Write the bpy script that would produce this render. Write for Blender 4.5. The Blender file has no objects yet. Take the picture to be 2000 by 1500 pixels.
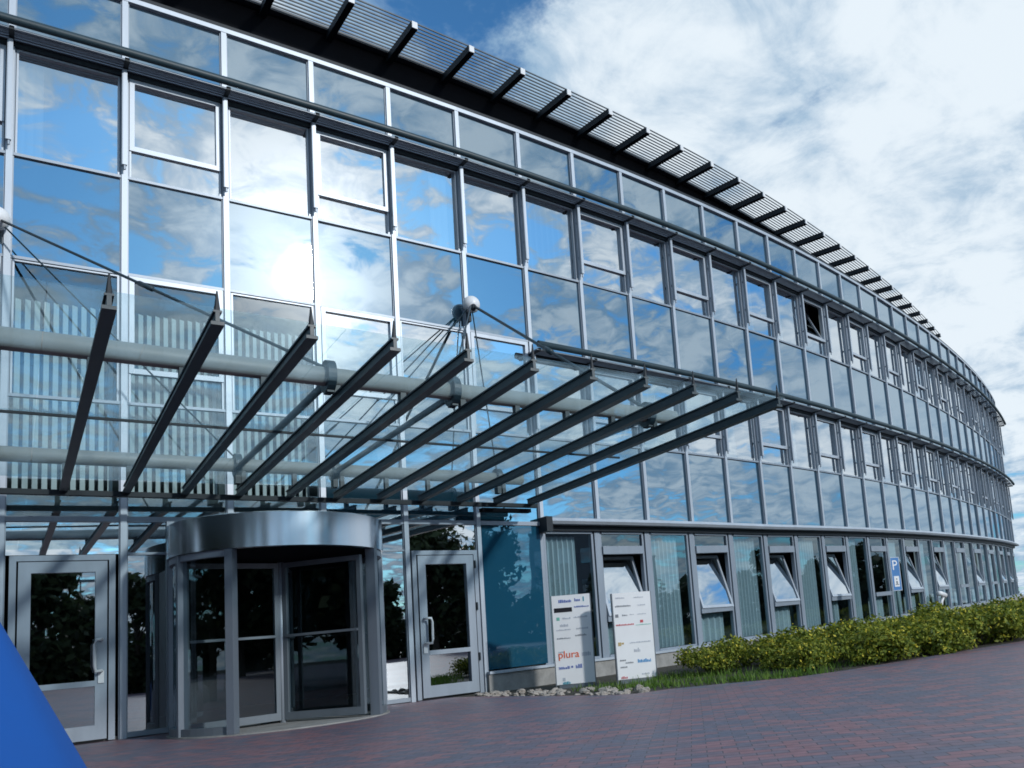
import bpy, math, random
import numpy as np
from mathutils import Vector, Matrix

random.seed(11)
U = 1.3                      # metres per facade bay; everything below is written in bays
S = bpy.context.scene
C = S.collection

# ------------------------------------------------------------------ facade line
KX = [0, 6, 12, 18, 23, 27, 31, 36]
KV = [0.0084, 0.0186, 0.0219, 0.0120, 0.0110, 0.0134, 0.0174, 0.0185]
_ss = np.arange(0, 36 * 20 + 1) / 20.0
_k = np.interp(_ss, KX, KV)
_th = np.concatenate([[0], np.cumsum((_k[1:] + _k[:-1]) / 40)])
_X = np.concatenate([[0], np.cumsum((np.cos(_th[1:]) + np.cos(_th[:-1])) / 40)])
_Y = np.concatenate([[0], np.cumsum((np.sin(_th[1:]) + np.sin(_th[:-1])) / 40)])
NODE = {}
for i in range(-6, 36):
    if i <= 0:
        NODE[i] = (float(i), 0.0, 0.0)
    else:
        NODE[i] = (float(_X[i * 20]), float(_Y[i * 20]), float(_th[i * 20]))
S0, S1 = -3, 32


def P(s, d, z):
    """point at bay s along the facade, d bays out from it, height z"""
    i = int(math.floor(s + 1e-9)); i = max(-6, min(34, i)); f = s - i
    a, b = NODE[i], NODE[i + 1]
    x = a[0] + (b[0] - a[0]) * f; y = a[1] + (b[1] - a[1]) * f; t = a[2] + (b[2] - a[2]) * f
    return (x + math.sin(t) * d, y - math.cos(t) * d, z)


def lv(z, a):
    return lambda s: z + a * (s - 12) / 12.0


SOFFIT = lv(8.172, .048); SILLT = lv(5.990, .019); LINE4 = lv(4.844, -.007); SILLF = lv(3.431, .026)
TRANS = lv(2.162, .003); LEDT = lv(7.554, .063); MIDL = lv(5.022, .191)
def tab(xs, ys): return lambda s: float(np.interp(s, xs, ys))
LINT = tab([5, 11, 22, 33], [2.19, 2.207, 2.39, 2.57])
PLIN = tab([5, 8, 20, 31], [.19, .21, .428, .65])
MTOP = tab([6, 15, 23, 33], [4.725, 4.70, 4.79, 4.93])      # sun shade of the middle storey
TTOP = tab([0, 5, 13, 25, 33], [7.30, 7.33, 7.28, 7.31, 7.33])


def G(x, y):
    return -.075 + .018 * min(max(x - 5, 0), 27)


# ------------------------------------------------------------------ mesh builder
class MB:
    def __init__(self): self.v, self.f, self.m = [], [], []

    def quad(self, a, b, c, d, m=0):
        n = len(self.v); self.v += [a, b, c, d]; self.f.append((n, n + 1, n + 2, n + 3)); self.m.append(m)

    def hexa(self, p, m=0):
        """p: 8 corners, bottom loop then top loop"""
        n = len(self.v); self.v += list(p)
        for q in ((0, 3, 2, 1), (4, 5, 6, 7), (0, 1, 5, 4), (1, 2, 6, 5), (2, 3, 7, 6), (3, 0, 4, 7)):
            self.f.append(tuple(n + k for k in q)); self.m.append(m)
        return self

    def box(self, s0, s1, d0, d1, z0, z1, m=0):
        """box in facade coordinates (d0 inner, d1 outer); z may be functions of s"""
        f = lambda z, s: z(s) if callable(z) else z
        return self.hexa([P(s0, d1, f(z0, s0)), P(s1, d1, f(z0, s1)), P(s1, d0, f(z0, s1)), P(s0, d0, f(z0, s0)),
                          P(s0, d1, f(z1, s0)), P(s1, d1, f(z1, s1)), P(s1, d0, f(z1, s1)), P(s0, d0, f(z1, s0))], m)

    def sweep(self, s0, s1, prof, m=0, step=1.0, cap=True):
        """closed profile [(d, dz)] swept along the facade; z offset by function z(s) given as prof(s)"""
        n = max(1, int(round((s1 - s0) / step))); rings = []
        for k in range(n + 1):
            s = s0 + (s1 - s0) * k / n
            rings.append([P(s, d, z) for d, z in prof(s)])
        base = len(self.v); c = len(rings[0])
        for r in rings: self.v += r
        for k in range(n):
            for j in range(c):
                a = base + k * c + j; b = base + k * c + (j + 1) % c
                self.f.append((a, b, b + c, a + c)); self.m.append(m)
        if cap:
            self.f.append(tuple(base + j for j in range(c))); self.m.append(m)
            self.f.append(tuple(base + n * c + j for j in reversed(range(c)))); self.m.append(m)
        return self

    def bx(self, x0, x1, y0, y1, z0, z1, m=0):
        return self.hexa([(x0, y0, z0), (x1, y0, z0), (x1, y1, z0), (x0, y1, z0), (x0, y0, z1), (x1, y0, z1), (x1, y1, z1), (x0, y1, z1)], m)

    def bar(self, a, b, w, h, m=0, up=(0, 0, 1)):
        a, b = Vector(a), Vector(b); t = (b - a).normalized(); u = Vector(up)
        r = t.cross(u).normalized() * (w / 2); q = r.normalized().cross(t).normalized() * (h / 2)
        return self.hexa([tuple(a - r - q), tuple(a + r - q), tuple(b + r - q), tuple(b - r - q),
                          tuple(a - r + q), tuple(a + r + q), tuple(b + r + q), tuple(b - r + q)], m)

    def tube(self, pts, r, m=0, n=12, r1=None):
        pts = [Vector(p) for p in pts]; base = len(self.v); K = len(pts)
        for i, p in enumerate(pts):
            t = (pts[min(i + 1, K - 1)] - pts[max(i - 1, 0)]).normalized()
            up = Vector((0, 0, 1)) if abs(t.z) < .9 else Vector((0, 1, 0))
            a = t.cross(up).normalized(); b = a.cross(t)
            rr = r if r1 is None else r + (r1 - r) * i / (K - 1)
            for j in range(n):
                an = 2 * math.pi * j / n
                self.v.append(tuple(p + a * math.cos(an) * rr + b * math.sin(an) * rr))
        for i in range(K - 1):
            for j in range(n):
                a0 = base + i * n + j; a1 = base + i * n + (j + 1) % n
                self.f.append((a0, a1, a1 + n, a0 + n)); self.m.append(m)
        self.f.append(tuple(base + j for j in reversed(range(n)))); self.m.append(m)
        self.f.append(tuple(base + (K - 1) * n + j for j in range(n))); self.m.append(m)
        return self

    def lathe(self, cx, cy, prof, m=0, n=32, a0=0.0, a1=2 * math.pi):
        """profile [(r, z)] turned round a vertical axis"""
        base = len(self.v); full = abs(a1 - a0 - 2 * math.pi) < 1e-6; c = n if full else n + 1
        for r, z in prof:
            for j in range(c):
                a = a0 + (a1 - a0) * j / n
                self.v.append((cx + r * math.cos(a), cy + r * math.sin(a), z))
        for i in range(len(prof) - 1):
            for j in range(n):
                q0 = base + i * c + j; q1 = base + i * c + (j + 1) % c
                self.f.append((q0, q1, q1 + c, q0 + c)); self.m.append(m)
        return self

    def ball(self, c, r, m=0, nu=16, nv=10, sx=1, sy=1, sz=1):
        base = len(self.v)
        for i in range(nv + 1):
            ph = math.pi * i / nv
            for j in range(nu):
                a = 2 * math.pi * j / nu
                self.v.append((c[0] + sx * r * math.sin(ph) * math.cos(a), c[1] + sy * r * math.sin(ph) * math.sin(a), c[2] + sz * r * math.cos(ph)))
        for i in range(nv):
            for j in range(nu):
                a = base + i * nu + j; b = base + i * nu + (j + 1) % nu
                self.f.append((a, a + nu, b + nu, b)); self.m.append(m)
        return self

    def mesh(self, name, mats, origin=(0, 0, 0), smooth=False):
        me = bpy.data.meshes.new(name)
        o = Vector(origin)
        me.from_pydata([tuple((Vector(p) - o) * U) for p in self.v], [], self.f)
        if not isinstance(mats, (list, tuple)): mats = [mats]
        for mt in mats: me.materials.append(mt)
        me.polygons.foreach_set('material_index', self.m)
        if smooth: me.polygons.foreach_set('use_smooth', [True] * len(self.f))
        me.update()
        return me

    def build(self, name, mats, parent=None, origin=(0, 0, 0), smooth=False):
        ob = bpy.data.objects.new(name, self.mesh(name, mats, origin, smooth))
        C.objects.link(ob)
        if parent is not None: ob.parent = parent
        else: ob.location = Vector(origin) * U
        return ob


def tag(o, label=None, cat=None, group=None, kind=None):
    if label: o['label'] = label
    if cat: o['category'] = cat
    if group: o['group'] = group
    if kind: o['kind'] = kind
    return o


def empty(name, loc=(0, 0, 0), label=None, cat=None, group=None):
    o = bpy.data.objects.new(name, None); C.objects.link(o); o.location = Vector(loc) * U
    o.empty_display_size = .3
    return tag(o, label, cat, group)


def copy_tree(o, parent=None):
    c = o.copy(); C.objects.link(c)
    if parent is not None: c.parent = parent
    for ch in list(o.children): copy_tree(ch, c)
    return c


# ------------------------------------------------------------------ materials
def mat(name):
    m = bpy.data.materials.new(name); m.use_nodes = True
    nt = m.node_tree; nt.nodes.clear()
    out = nt.nodes.new('ShaderNodeOutputMaterial')
    return m, nt, out


def N(nt, typ, **kw):
    n = nt.nodes.new(typ)
    for k, v in kw.items():
        if k.startswith('i_'): n.inputs[k[2:].replace('_', ' ')].default_value = v
        else: setattr(n, k, v)
    return n


def pbr(name, col, rough=.5, metal=0.0, var=.15, scale=6.0, bump=0.0, spec=.5, streak=False, rv=1.0):
    """painted / metal / stone surface with a little dirt in it"""
    m, nt, out = mat(name); L = nt.links.new
    b = N(nt, 'ShaderNodeBsdfPrincipled'); b.inputs['Metallic'].default_value = metal; b.inputs['Specular IOR Level'].default_value = spec
    tc = N(nt, 'ShaderNodeTexCoord'); mp = N(nt, 'ShaderNodeMapping')
    if streak: mp.inputs['Scale'].default_value = (1, 1, .15)
    L(tc.outputs['Object'], mp.inputs['Vector'])
    no = N(nt, 'ShaderNodeTexNoise'); no.inputs['Scale'].default_value = scale; no.inputs['Detail'].default_value = 6; no.inputs['Roughness'].default_value = .65
    L(mp.outputs['Vector'], no.inputs['Vector'])
    cr = N(nt, 'ShaderNodeValToRGB')
    cr.color_ramp.elements[0].position = .3; cr.color_ramp.elements[1].position = .7
    cr.color_ramp.elements[0].color = tuple(c * (1 - var) for c in col) + (1,)
    cr.color_ramp.elements[1].color = tuple(min(1, c * (1 + var * .6)) for c in col) + (1,)
    L(no.outputs['Fac'], cr.inputs['Fac']); L(cr.outputs['Color'], b.inputs['Base Color'])
    mr = N(nt, 'ShaderNodeMapRange'); mr.inputs['To Min'].default_value = max(.02, rough - .08 * rv); mr.inputs['To Max'].default_value = min(1, rough + .1 * rv)
    L(no.outputs['Fac'], mr.inputs['Value']); L(mr.outputs['Result'], b.inputs['Roughness'])
    if bump:
        bp = N(nt, 'ShaderNodeBump'); bp.inputs['Strength'].default_value = bump; bp.inputs['Distance'].default_value = .02
        L(no.outputs['Fac'], bp.inputs['Height']); L(bp.outputs['Normal'], b.inputs['Normal'])
    L(b.outputs['BSDF'], out.inputs['Surface'])
    return m


def facade_glass(name, tint, refl, back, rough=.012, wob=.05):
    """coated facade glass: a mirror coat over either an opaque backing colour or clear glass (back=None)"""
    m, nt, out = mat(name); L = nt.links.new
    gl = N(nt, 'ShaderNodeBsdfGlossy'); gl.inputs['Color'].default_value = tint + (1,); gl.inputs['Roughness'].default_value = rough
    tc = N(nt, 'ShaderNodeTexCoord')
    no = N(nt, 'ShaderNodeTexNoise'); no.inputs['Scale'].default_value = .9; no.inputs['Detail'].default_value = 1.0
    L(tc.outputs['Object'], no.inputs['Vector'])
    bp = N(nt, 'ShaderNodeBump'); bp.inputs['Strength'].default_value = wob; bp.inputs['Distance'].default_value = .05
    L(no.outputs['Fac'], bp.inputs['Height']); L(bp.outputs['Normal'], gl.inputs['Normal'])
    if back is None or len(back) == 4:
        bk = N(nt, 'ShaderNodeBsdfTransparent'); bk.inputs['Color'].default_value = (back or (.62, .74, .78, 1))
    else:
        bk = N(nt, 'ShaderNodeBsdfDiffuse'); bk.inputs['Color'].default_value = tuple(back) + (1,)
    fr = N(nt, 'ShaderNodeFresnel'); fr.inputs['IOR'].default_value = 1.5
    mr = N(nt, 'ShaderNodeMapRange'); mr.inputs['From Min'].default_value = .04; mr.inputs['From Max'].default_value = .7
    mr.inputs['To Min'].default_value = refl; mr.inputs['To Max'].default_value = min(.96, refl + .32)
    L(fr.outputs['Fac'], mr.inputs['Value'])
    mx = N(nt, 'ShaderNodeMixShader'); L(mr.outputs['Result'], mx.inputs['Fac'])
    L(bk.outputs['BSDF'], mx.inputs[1]); L(gl.outputs['BSDF'], mx.inputs[2]); L(mx.outputs['Shader'], out.inputs['Surface'])
    return m


M = {}
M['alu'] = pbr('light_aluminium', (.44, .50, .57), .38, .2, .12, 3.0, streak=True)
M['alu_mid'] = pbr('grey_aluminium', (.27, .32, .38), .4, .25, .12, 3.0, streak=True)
M['post_metal'] = pbr('door_post_metal', (.19, .225, .27), .36, .4, .1, 3.0, streak=True)
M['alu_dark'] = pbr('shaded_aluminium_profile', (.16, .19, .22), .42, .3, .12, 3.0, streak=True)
M['steel'] = pbr('brushed_steel', (.60, .64, .70), .19, 1.0, .05, 3.0, streak=True, rv=.2)
M['dark_metal'] = pbr('dark_painted_steel', (.020, .028, .036), .5, .0, .2, 5.0, spec=.25)
M['blue_steel'] = pbr('blue_grey_painted_steel', (.018, .042, .056), .45, .0, .2, 5.0)
M['tube_grey'] = pbr('grey_painted_pipe', (.25, .265, .25), .48, .0, .14, 4.0, streak=True)
M['slat_metal'] = pbr('blue_grey_slat', (.050, .068, .085), .45, .0, .2, 5.0)
M['black'] = pbr('matt_black', (.006, .007, .010), .8, .0, .2, 3.0, spec=.06)
M['white'] = pbr('white_enamel', (.78, .80, .82), .35, .0, .06, 4.0)
M['concrete'] = pbr('concrete_plinth', (.30, .30, .29), .85, .0, .3, 4.0, .4)
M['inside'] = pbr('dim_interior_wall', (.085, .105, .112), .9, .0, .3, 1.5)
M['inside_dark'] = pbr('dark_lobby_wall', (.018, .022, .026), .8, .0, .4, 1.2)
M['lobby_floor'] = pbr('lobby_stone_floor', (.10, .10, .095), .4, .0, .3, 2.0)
M['slat'] = pbr('white_fabric_slat', (.80, .84, .84), .8, .0, .05, 2.0)
M['curtain'] = pbr('pale_curtain_cloth', (.56, .65, .67), .9, .0, .12, 2.0, streak=True)
M['curtain_white'] = pbr('white_curtain_cloth', (.80, .86, .88), .9, .0, .06, 2.0, streak=True)
M['stone'] = pbr('pale_field_stone', (.42, .38, .34), .85, .0, .35, 9.0, .5)
M['soil'] = pbr('dark_bed_soil', (.055, .05, .038), .95, .0, .5, 8.0, .6)
M['sign_white'] = pbr('white_sign_sheet', (.84, .86, .88), .3, .0, .05, 2.0)
M['sign_blue'] = pbr('blue_sign_paint', (.035, .19, .48), .4, .0, .08, 4.0)
M['post_green'] = pbr('grey_green_post', (.10, .19, .20), .5, .2, .12, 4.0)
M['blue_cloth'] = pbr('blue_parasol_cloth', (.002, .078, .34), .9, .0, .12, 1.2)
M['bark'] = pbr('tree_bark', (.06, .048, .036), .9, .0, .3, 8.0, .6)
M['asphalt'] = pbr('car_park_asphalt', (.06, .062, .066), .9, .0, .3, 2.0, .2)
M['far_wall'] = pbr('grey_block_wall', (.20, .22, .25), .85, .0, .12, .6)
M['far_glass'] = facade_glass('block_window_glass', (.7, .8, .9), .35, (.02, .03, .04))
for nm, c in (('ink_blue', (.10, .16, .45)), ('ink_grey', (.22, .24, .27)), ('ink_black', (.012, .010, .014)), ('ink_orange', (.80, .12, .02)),
              ('ink_red', (.55, .08, .10)), ('ink_teal', (.03, .30, .40)), ('ink_green', (.18, .52, .42)), ('ink_ochre', (.50, .38, .18)),
              ('ink_pale', (.48, .52, .58)), ('ink_cyan', (.06, .30, .60))):
    M[nm] = pbr(nm, c, .4, .0, .08, 6.0)

M['pane'] = facade_glass('vision_glass', (.93, .97, 1.0), .73, (.70, .82, .86, 1), wob=.08)
M['spandrel'] = facade_glass('tinted_spandrel_glass', (.68, .79, .88), .54, (.012, .050, .078), wob=.08)
M['parapet_glass'] = facade_glass('parapet_glass', (.70, .81, .90), .52, (.016, .052, .075), wob=.08)
M['clear'] = facade_glass('lobby_clear_glass', (.84, .92, .97), .26, (.80, .92, .94, 1))
M['door_glass'] = facade_glass('door_glass', (.80, .88, .95), .42, (.26, .31, .33, 1), wob=.015)
M['gf_glass'] = facade_glass('ground_floor_glass', (.74, .87, .92), .23, (.74, .86, .91, 1))
M['blue_panel'] = facade_glass('blue_back_painted_glass', (.62, .80, .92), .19, (.011, .075, .135))
M['drum_glass'] = facade_glass('revolving_door_glass', (.75, .85, .9), .12, (.60, .68, .70, 1), wob=.01)


def canopy_glass():
    m, nt, out = mat('canopy_sheet_glass'); L = nt.links.new
    tr = N(nt, 'ShaderNodeBsdfTransparent'); tr.inputs['Color'].default_value = (.90, .962, .975, 1)
    gl = N(nt, 'ShaderNodeBsdfGlossy'); gl.inputs['Color'].default_value = (.8, .92, .95, 1); gl.inputs['Roughness'].default_value = .02
    df = N(nt, 'ShaderNodeBsdfTranslucent'); df.inputs['Color'].default_value = (.62, .76, .82, 1)
    lw = N(nt, 'ShaderNodeLayerWeight'); lw.inputs['Blend'].default_value = .5
    pw = N(nt, 'ShaderNodeMath', operation='POWER'); pw.inputs[1].default_value = 5; L(lw.outputs['Facing'], pw.inputs[0])
    fr = N(nt, 'ShaderNodeMath', operation='MULTIPLY_ADD'); fr.inputs[1].default_value = .14; fr.inputs[2].default_value = .03; L(pw.outputs['Value'], fr.inputs[0])
    tc = N(nt, 'ShaderNodeTexCoord'); no = N(nt, 'ShaderNodeTexNoise'); no.inputs['Scale'].default_value = 2.2; no.inputs['Detail'].default_value = 7
    L(tc.outputs['Object'], no.inputs['Vector'])
    mr = N(nt, 'ShaderNodeMapRange'); mr.inputs['From Min'].default_value = .4; mr.inputs['From Max'].default_value = .75; mr.inputs['To Min'].default_value = .07; mr.inputs['To Max'].default_value = .20
    L(no.outputs['Fac'], mr.inputs['Value'])
    m1 = N(nt, 'ShaderNodeMixShader'); L(mr.outputs['Result'], m1.inputs['Fac']); L(tr.outputs['BSDF'], m1.inputs[1]); L(df.outputs['BSDF'], m1.inputs[2])
    m2 = N(nt, 'ShaderNodeMixShader'); L(fr.outputs['Value'], m2.inputs['Fac']); L(m1.outputs['Shader'], m2.inputs[1]); L(gl.outputs['BSDF'], m2.inputs[2])
    L(m2.outputs['Shader'], out.inputs['Surface'])
    return m


M['canopy_glass'] = canopy_glass()


def paving():
    m, nt, out = mat('clinker_brick_paving'); L = nt.links.new
    b = N(nt, 'ShaderNodeBsdfPrincipled'); tc = N(nt, 'ShaderNodeTexCoord')
    mp = N(nt, 'ShaderNodeMapping'); mp.inputs['Rotation'].default_value = (0, 0, math.radians(38)); L(tc.outputs['Object'], mp.inputs['Vector'])
    br = N(nt, 'ShaderNodeTexBrick'); br.offset = .5
    br.inputs['Scale'].default_value = 1.0; br.inputs['Brick Width'].default_value = .20; br.inputs['Row Height'].default_value = .10
    br.inputs['Mortar Size'].default_value = .004; br.inputs['Bias'].default_value = -.05
    br.inputs['Color1'].default_value = (0, 0, 0, 1); br.inputs['Color2'].default_value = (1, 1, 1, 1); br.inputs['Mortar'].default_value = (.5, .5, .5, 1)
    L(mp.outputs['Vector'], br.inputs['Vector'])
    n1 = N(nt, 'ShaderNodeTexNoise'); n1.inputs['Scale'].default_value = .55; n1.inputs['Detail'].default_value = 5; n1.inputs['Roughness'].default_value = .6
    L(tc.outputs['Object'], n1.inputs['Vector'])
    n2 = N(nt, 'ShaderNodeTexNoise'); n2.inputs['Scale'].default_value = 9; n2.inputs['Detail'].default_value = 4
    L(tc.outputs['Object'], n2.inputs['Vector'])
    ad = N(nt, 'ShaderNodeMath', operation='MULTIPLY_ADD'); ad.inputs[1].default_value = .70; L(br.outputs['Color'], ad.inputs[0]); L(n1.outputs['Fac'], ad.inputs[2])
    cr = N(nt, 'ShaderNodeValToRGB'); e = cr.color_ramp.elements
    e[0].position = .50; e[0].color = (.175, .175, .240, 1)
    e[1].position = 1.12 - .12; e[1].color = (.360, .190, .215, 1)
    x = cr.color_ramp.elements.new(.74); x.color = (.225, .180, .230, 1)
    x = cr.color_ramp.elements.new(.90); x.color = (.285, .190, .230, 1)
    L(ad.outputs['Value'], cr.inputs['Fac'])
    mx = N(nt, 'ShaderNodeMix', data_type='RGBA', blend_type='MULTIPLY'); mx.inputs['Factor'].default_value = .55
    L(cr.outputs['Color'], mx.inputs['A']); L(n2.outputs['Fac'], mx.inputs['B'])
    mo = N(nt, 'ShaderNodeMix', data_type='RGBA'); L(br.outputs['Fac'], mo.inputs['Factor']); L(mx.outputs['Result'], mo.inputs['A']); mo.inputs['B'].default_value = (.066, .060, .076, 1)
    L(mo.outputs['Result'], b.inputs['Base Color'])
    mr = N(nt, 'ShaderNodeMapRange'); mr.inputs['To Min'].default_value = .34; mr.inputs['To Max'].default_value = .62; L(n1.outputs['Fac'], mr.inputs['Value']); L(mr.outputs['Result'], b.inputs['Roughness'])
    bp = N(nt, 'ShaderNodeBump'); bp.inputs['Strength'].default_value = .25; bp.inputs['Distance'].default_value = .005; bp.invert = True
    L(br.outputs['Fac'], bp.inputs['Height']); L(bp.outputs['Normal'], b.inputs['Normal'])
    L(b.outputs['BSDF'], out.inputs['Surface'])
    return m


M['paving'] = paving()


def leafy(name, cols, rough=.6):
    m, nt, out = mat(name); L = nt.links.new
    b = N(nt, 'ShaderNodeBsdfPrincipled'); b.inputs['Roughness'].default_value = rough; b.inputs['Specular IOR Level'].default_value = .3
    ge = N(nt, 'ShaderNodeNewGeometry'); cr = N(nt, 'ShaderNodeValToRGB'); e = cr.color_ramp.elements
    e[0].color = cols[0] + (1,); e[1].color = cols[-1] + (1,)
    for k, c in enumerate(cols[1:-1]):
        x = e.new((k + 1) / (len(cols) - 1)); x.color = c + (1,)
    L(ge.outputs['Random Per Island'], cr.inputs['Fac']); L(cr.outputs['Color'], b.inputs['Base Color'])
    t = N(nt, 'ShaderNodeBsdfTranslucent'); L(cr.outputs['Color'], t.inputs['Color'])
    mx = N(nt, 'ShaderNodeMixShader'); mx.inputs['Fac'].default_value = .25
    L(b.outputs['BSDF'], mx.inputs[1]); L(t.outputs['BSDF'], mx.inputs[2]); L(mx.outputs['Shader'], out.inputs['Surface'])
    return m


M['leaf_shrub'] = leafy('shrub_leaf', [(.050, .085, .012), (.15, .20, .022), (.32, .34, .038), (.10, .15, .02)])
M['petal'] = leafy('yellow_petal', [(.62, .50, .03), (.72, .62, .08), (.50, .42, .03)])
M['leaf_tree'] = leafy('tree_leaf', [(.015, .025, .012), (.035, .055, .020), (.05, .07, .025)])
M['blade'] = leafy('grass_blade', [(.06, .13, .02), (.11, .22, .03), (.17, .26, .05)])

# ------------------------------------------------------------------ ground, paving, bed
xs = [-90, -60, -40, -25, -15, -10, -6, -3, 0, 2, 3.5, 4.4, 4.6, 4.75, 4.9, 5.05, 5.4, 5.8, 6.3, 6.9, 8, 9.85, 12, 14, 16, 18, 20, 22, 24, 26, 28, 30, 32, 36, 45, 60, 90]


def fy(x):
    if x <= 0: return 0.0
    return float(np.interp(x, [NODE[i][0] for i in range(0, 36)], [NODE[i][1] for i in range(0, 36)]))


def bed_edge(x):
    t = [(4.55, .12), (4.6, -.4), (4.75, -1.7), (4.9, -2.9), (5.05, -3.25), (5.4, -3.35), (5.8, -3.7), (6.3, -4.25), (6.9, -4.43), (8, -4.5), (9.85, -4.62)]
    if x < 4.55: return fy(x) + .12
    if x <= 9.85: return float(np.interp(x, [a for a, b in t], [b for a, b in t]))
    return fy(x) - 5.25


ys = [-95, -60, -35, -22, -14, -9]
g = MB()
gx = [-260, -90, -40, -10, 5, 12, 18, 24, 32, 60, 120, 260]
gy = [-300, -95, -40, -14, -6, -2, 0, 2, 6, 12, 30, 80, 260]
for i in range(len(gx) - 1):
    for j in range(len(gy) - 1):
        q = [(gx[i], gy[j]), (gx[i + 1], gy[j]), (gx[i + 1], gy[j + 1]), (gx[i], gy[j + 1])]
        g.quad(*[(x, y, G(x, y) - .012) for x, y in q])
tag(g.build('ground', M['soil']), 'dark soil ground under the paving and the planting bed', 'ground', kind='structure')
pv = MB()
for i in range(len(xs) - 1):
    a, b = xs[i], xs[i + 1]
    ya = ys + [bed_edge(a) + (bed_edge(a) * -1 - 6.5) * 0 - 2.5, bed_edge(a)]; yb = ys + [bed_edge(b) - 2.5, bed_edge(b)]
    ya[-2] = bed_edge(a) - 2.5
    for j in range(len(ya) - 1):
        pv.quad((a, ya[j], G(a, 0)), (b, yb[j], G(b, 0)), (b, yb[j + 1], G(b, 0)), (a, ya[j + 1], G(a, 0)))
tag(pv.build('pavement', M['paving']), 'red and blue grey clinker brick pavement before the entrance', 'pavement', kind='structure')

# ------------------------------------------------------------------ the building
B = empty('office_building', (0, 0, 0), 'long curved glass office building with three storeys, slatted eaves and a revolving door', 'office building')


def rail(name, zf, d1=.03, h=.030, s0=S0, s1=S1, m='alu_mid', d0=-.03):
    MB().sweep(s0, s1, lambda s: [(d0, zf(s) - h / 2), (d1, zf(s) - h / 2), (d1, zf(s) + h / 2), (d0, zf(s) + h / 2)]).build(name, M[m], B)


def pane_quad(mb, s0, s1, z0, z1, d=0.0, m=0, jit=.0045):
    f = lambda z, s: z(s) if callable(z) else z
    j = [random.uniform(-jit, jit) for _ in range(3)]
    a = P(s0, d + j[0], f(z0, s0)); b = P(s1, d + j[1], f(z0, s1)); c = P(s1, d + j[1] + j[2], f(z1, s1)); e = P(s0, d + j[0] + j[2], f(z1, s0))
    mb.quad(a, b, c, e, m)
    return mb


def plus(f, k): return lambda s: f(s) + k
def base_at(s): return G(P(s, 0, 0)[0], 0)


# rails between the rows
rail('transom_rail', SILLT); rail('transom_rail', LINE4, s1=6); rail('transom_rail', SILLF); rail('transom_rail', TRANS, h=.055, s1=6)
MB().sweep(S0, S1, lambda s: [(-.06, SOFFIT(s) - .02), (.05, SOFFIT(s) - .02), (.05, SOFFIT(s) + .035), (-.06, SOFFIT(s) + .035)]).build('parapet_cap', M['alu'], B)
MB().sweep(S0, S1, lambda s: [(-.10, SOFFIT(s) + .036), (.025, SOFFIT(s) + .036), (.025, SOFFIT(s) + .10), (-.10, SOFFIT(s) + .10)]).build('parapet_flashing', M['dark_metal'], B)
# uprights
for i in range(S0, S1 + 1):
    mb = MB()
    w = .028
    zb = TRANS(i) if i in (2, 3) else (base_at(i) if i < 6 else LINT(i))
    mb.box(i - w, i + w, -.05, .045, zb, plus(SOFFIT, -.02), 0)
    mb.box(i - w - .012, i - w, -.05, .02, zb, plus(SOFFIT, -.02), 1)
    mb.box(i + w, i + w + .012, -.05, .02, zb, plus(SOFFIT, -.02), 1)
    mb.build('upright', [M['alu'], M['alu_mid']], B)


def window(i, z0, z1, vent, open_tilt=False, glass='pane', ztr=.36, d=-.012):
    """one bay of windows between two rails: frame, glass, and for a vent the sash over a fixed light"""
    a, b = i + .045, i + .955
    fr = MB(); w = .032
    g0, g1 = plus(z0, .017), plus(z1, -.017)
    if vent:
        t = plus(z0, ztr)
        fr.box(a, b, -.03, .03, plus(t, -.028), plus(t, .028))
        fr.box(a, a + w * 1.5, -.03, .03, plus(t, .028), g1); fr.box(b - w * 1.5, b, -.03, .03, plus(t, .028), g1)
        fr.box(a + w * 1.5, b - w * 1.5, -.03, .03, plus(g1, -.05), g1)
        fr.box(a, a + .018, -.03, .015, g0, plus(t, -.028)); fr.box(b - .018, b, -.03, .015, g0, plus(t, -.028))
    else:
        fr.box(a, a + .018, -.03, .015, g0, g1); fr.box(b - .018, b, -.03, .015, g0, g1)
        fr.box(a + .018, b - .018, -.03, .015, plus(g1, -.02), g1)
    f = fr.build('window', M['alu'], B)
    def pn(*q): pane_quad(MB(), *q).build('pane', M[glass], f)
    if vent:
        pn(a + .01, b - .01, plus(g0, .0), plus(t, -.02), d)
        if not open_tilt: pn(a + .04, b - .04, plus(t, .02), plus(g1, -.04), d + .004)
    else:
        pn(a + .01, b - .01, g0, g1, d)
    if open_tilt:
        sash(i, plus(t, .03), plus(g1, -.05), f, a + .05, b - .05, .34)
    return f


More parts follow.
